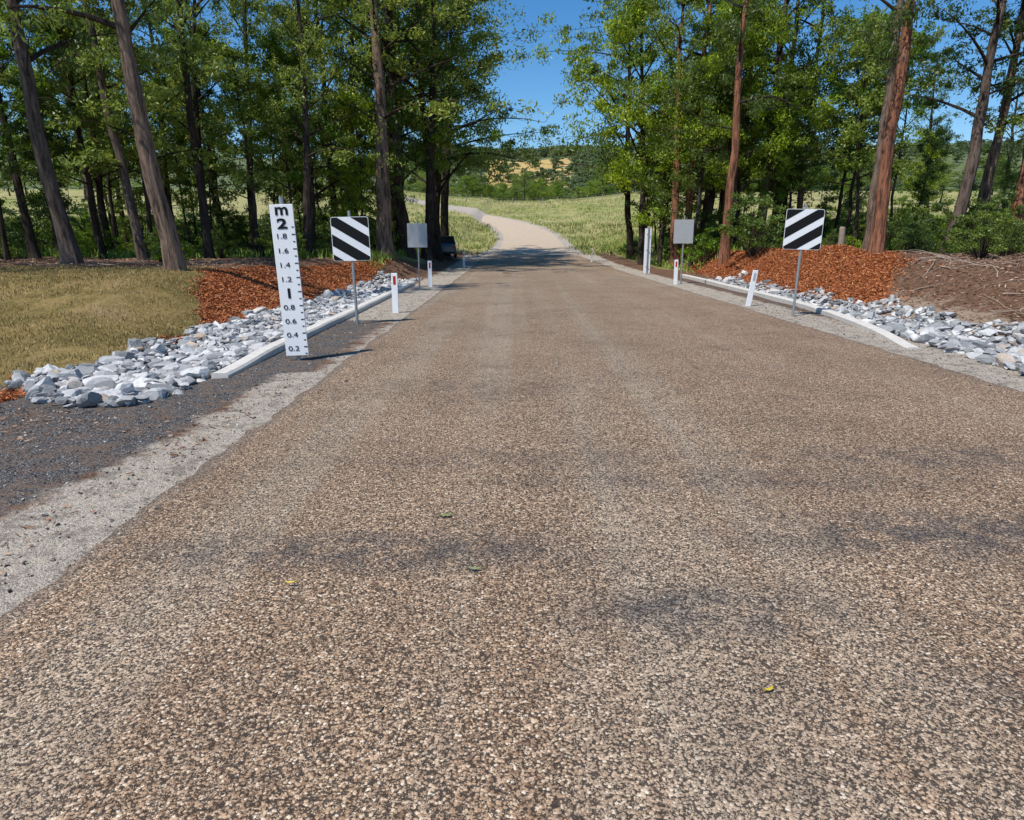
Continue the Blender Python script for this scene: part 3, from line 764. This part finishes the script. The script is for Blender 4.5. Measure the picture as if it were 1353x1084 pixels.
def car(x, y, rz):
    e = empty('parked_car', (x, y, gz(x, y)), rz)
    paint = simple('car_paint', (.03, .06, .11), .25, .05, 2, spec=.6); glass = simple('car_glass', (.02, .025, .03), .08, .05, 2, spec=.8)
    tyre = simple('tyre_rubber', (.02, .02, .02), .9); light = simple('tail_lamp', (.35, .01, .01), .2)
    st = [(-2.2, .45, .80, .74), (-2.15, .32, 1.0, .82), (-1.4, .28, 1.02, .87), (0, .27, 1.0, .88), (1.2, .28, .95, .87), (2.0, .33, .82, .80), (2.2, .42, .68, .70)]
    V = []; 
    for yy, z0, z1, w in st: V += [(-w, yy, z0), (-w * 1.02, yy, (z0 + z1) / 2), (-w * .93, yy, z1), (w * .93, yy, z1), (w * 1.02, yy, (z0 + z1) / 2), (w, yy, z0)]
    Q = [[i * 6 + j, i * 6 + (j + 1) % 6, i * 6 + 6 + (j + 1) % 6, i * 6 + 6 + j] for i in range(6) for j in range(6)] + [[0, 1, 4, 5], [1, 2, 3, 4], [36, 37, 40, 41], [37, 38, 39, 40]]
    p = Parts(); p.add(V, Q); obj('body', p.mesh('body', [paint], False), e)
    V = []
    for yy, z, w in ((-2.0, 1.0, .78), (-1.65, 1.48, .64), (.2, 1.52, .64), (1.05, .98, .76)): V += [(-w, yy, z), (w, yy, z)]
    V += [(-.8, -2.0, .97), (.8, -2.0, .97), (-.8, 1.05, .95), (.8, 1.05, .95)]
    p = Parts(); p.add(V, [[0, 1, 3, 2], [4, 5, 7, 6], [0, 2, 4, 6], [1, 7, 5, 3]], 0); obj('windows', p.mesh('windows', [glass]), e)
    p = Parts(); p.box((0, -.72, 1.515), (1.3, 1.9, .04), 0, bev=.015)
    for sx in (-1, 1):
        p.tube([(sx * .77, -2.0, 1.0), (sx * .645, -1.65, 1.49)], [.03, .03], 6); p.tube([(sx * .645, .2, 1.52), (sx * .76, 1.05, .98)], [.03, .03], 6); p.tube([(sx * .79, -.6, .98), (sx * .65, -.6, 1.5)], [.03, .03], 6)
    obj('roof_and_pillars', p.mesh('roof_and_pillars', [paint]), e)
    p = Parts()
    for sx in (-1, 1):
        for yy in (-1.35, 1.35): p.tube([(sx * .66, yy, .33), (sx * .7, yy, .33), (sx * .86, yy, .33), (sx * .89, yy, .33)], [.2, .33, .33, .2], 18)
    obj('wheels', p.mesh('wheels', [tyre], True), e)
    p = Parts()
    for sx in (-1, 1): p.box((sx * .62, -2.2, .78), (.24, .05, .16), 0, bev=.01)
    obj('tail_lamps', p.mesh('tail_lamps', [light]), e)
car(-4.95, 51.5, .08)

# ------------------------------------------------------------------ light, sky, camera
el = math.radians(60); az = math.atan2(-.68, -.66)
sd = Vector((math.sin(az) * math.cos(el), math.cos(az) * math.cos(el), math.sin(el)))
L = bpy.data.lights.new('sun', 'SUN'); L.energy = 5.0; L.angle = math.radians(.53); L.color = (1, .95, .87)
lo = bpy.data.objects.new('sun', L); COL.objects.link(lo); lo.rotation_euler = sd.to_track_quat('Z', 'Y').to_euler(); lo.location = (0, 0, 50)
w = bpy.data.worlds.new('World'); scene.world = w; w.use_nodes = True; nt = w.node_tree
bg = nt.nodes['Background']; sk = nt.nodes.new('ShaderNodeTexSky'); sk.sky_type = 'NISHITA'; sk.sun_disc = False
sk.sun_elevation = el; sk.sun_rotation = az % (2 * math.pi); sk.air_density = 1.0; sk.dust_density = .15; sk.ozone_density = 4.0; sk.altitude = 200
hs = nt.nodes.new('ShaderNodeHueSaturation'); hs.inputs['Saturation'].default_value = 1.3
nt.links.new(sk.outputs[0], hs.inputs['Color']); nt.links.new(hs.outputs[0], bg.inputs[0]); bg.inputs[1].default_value = .14
cam = bpy.data.cameras.new('camera'); co = bpy.data.objects.new('camera', cam); COL.objects.link(co)
cam.lens = 900 / 1353 * 36; cam.sensor_width = 36; cam.clip_end = 9000; cam.clip_start = .05
co.location = (0, 0, 1.75); co.rotation_euler = (math.radians(90 - 14.16), 0, 0)
scene.camera = co
scene.view_settings.view_transform = 'Standard'; scene.view_settings.look = 'None'; scene.view_settings.exposure = 0
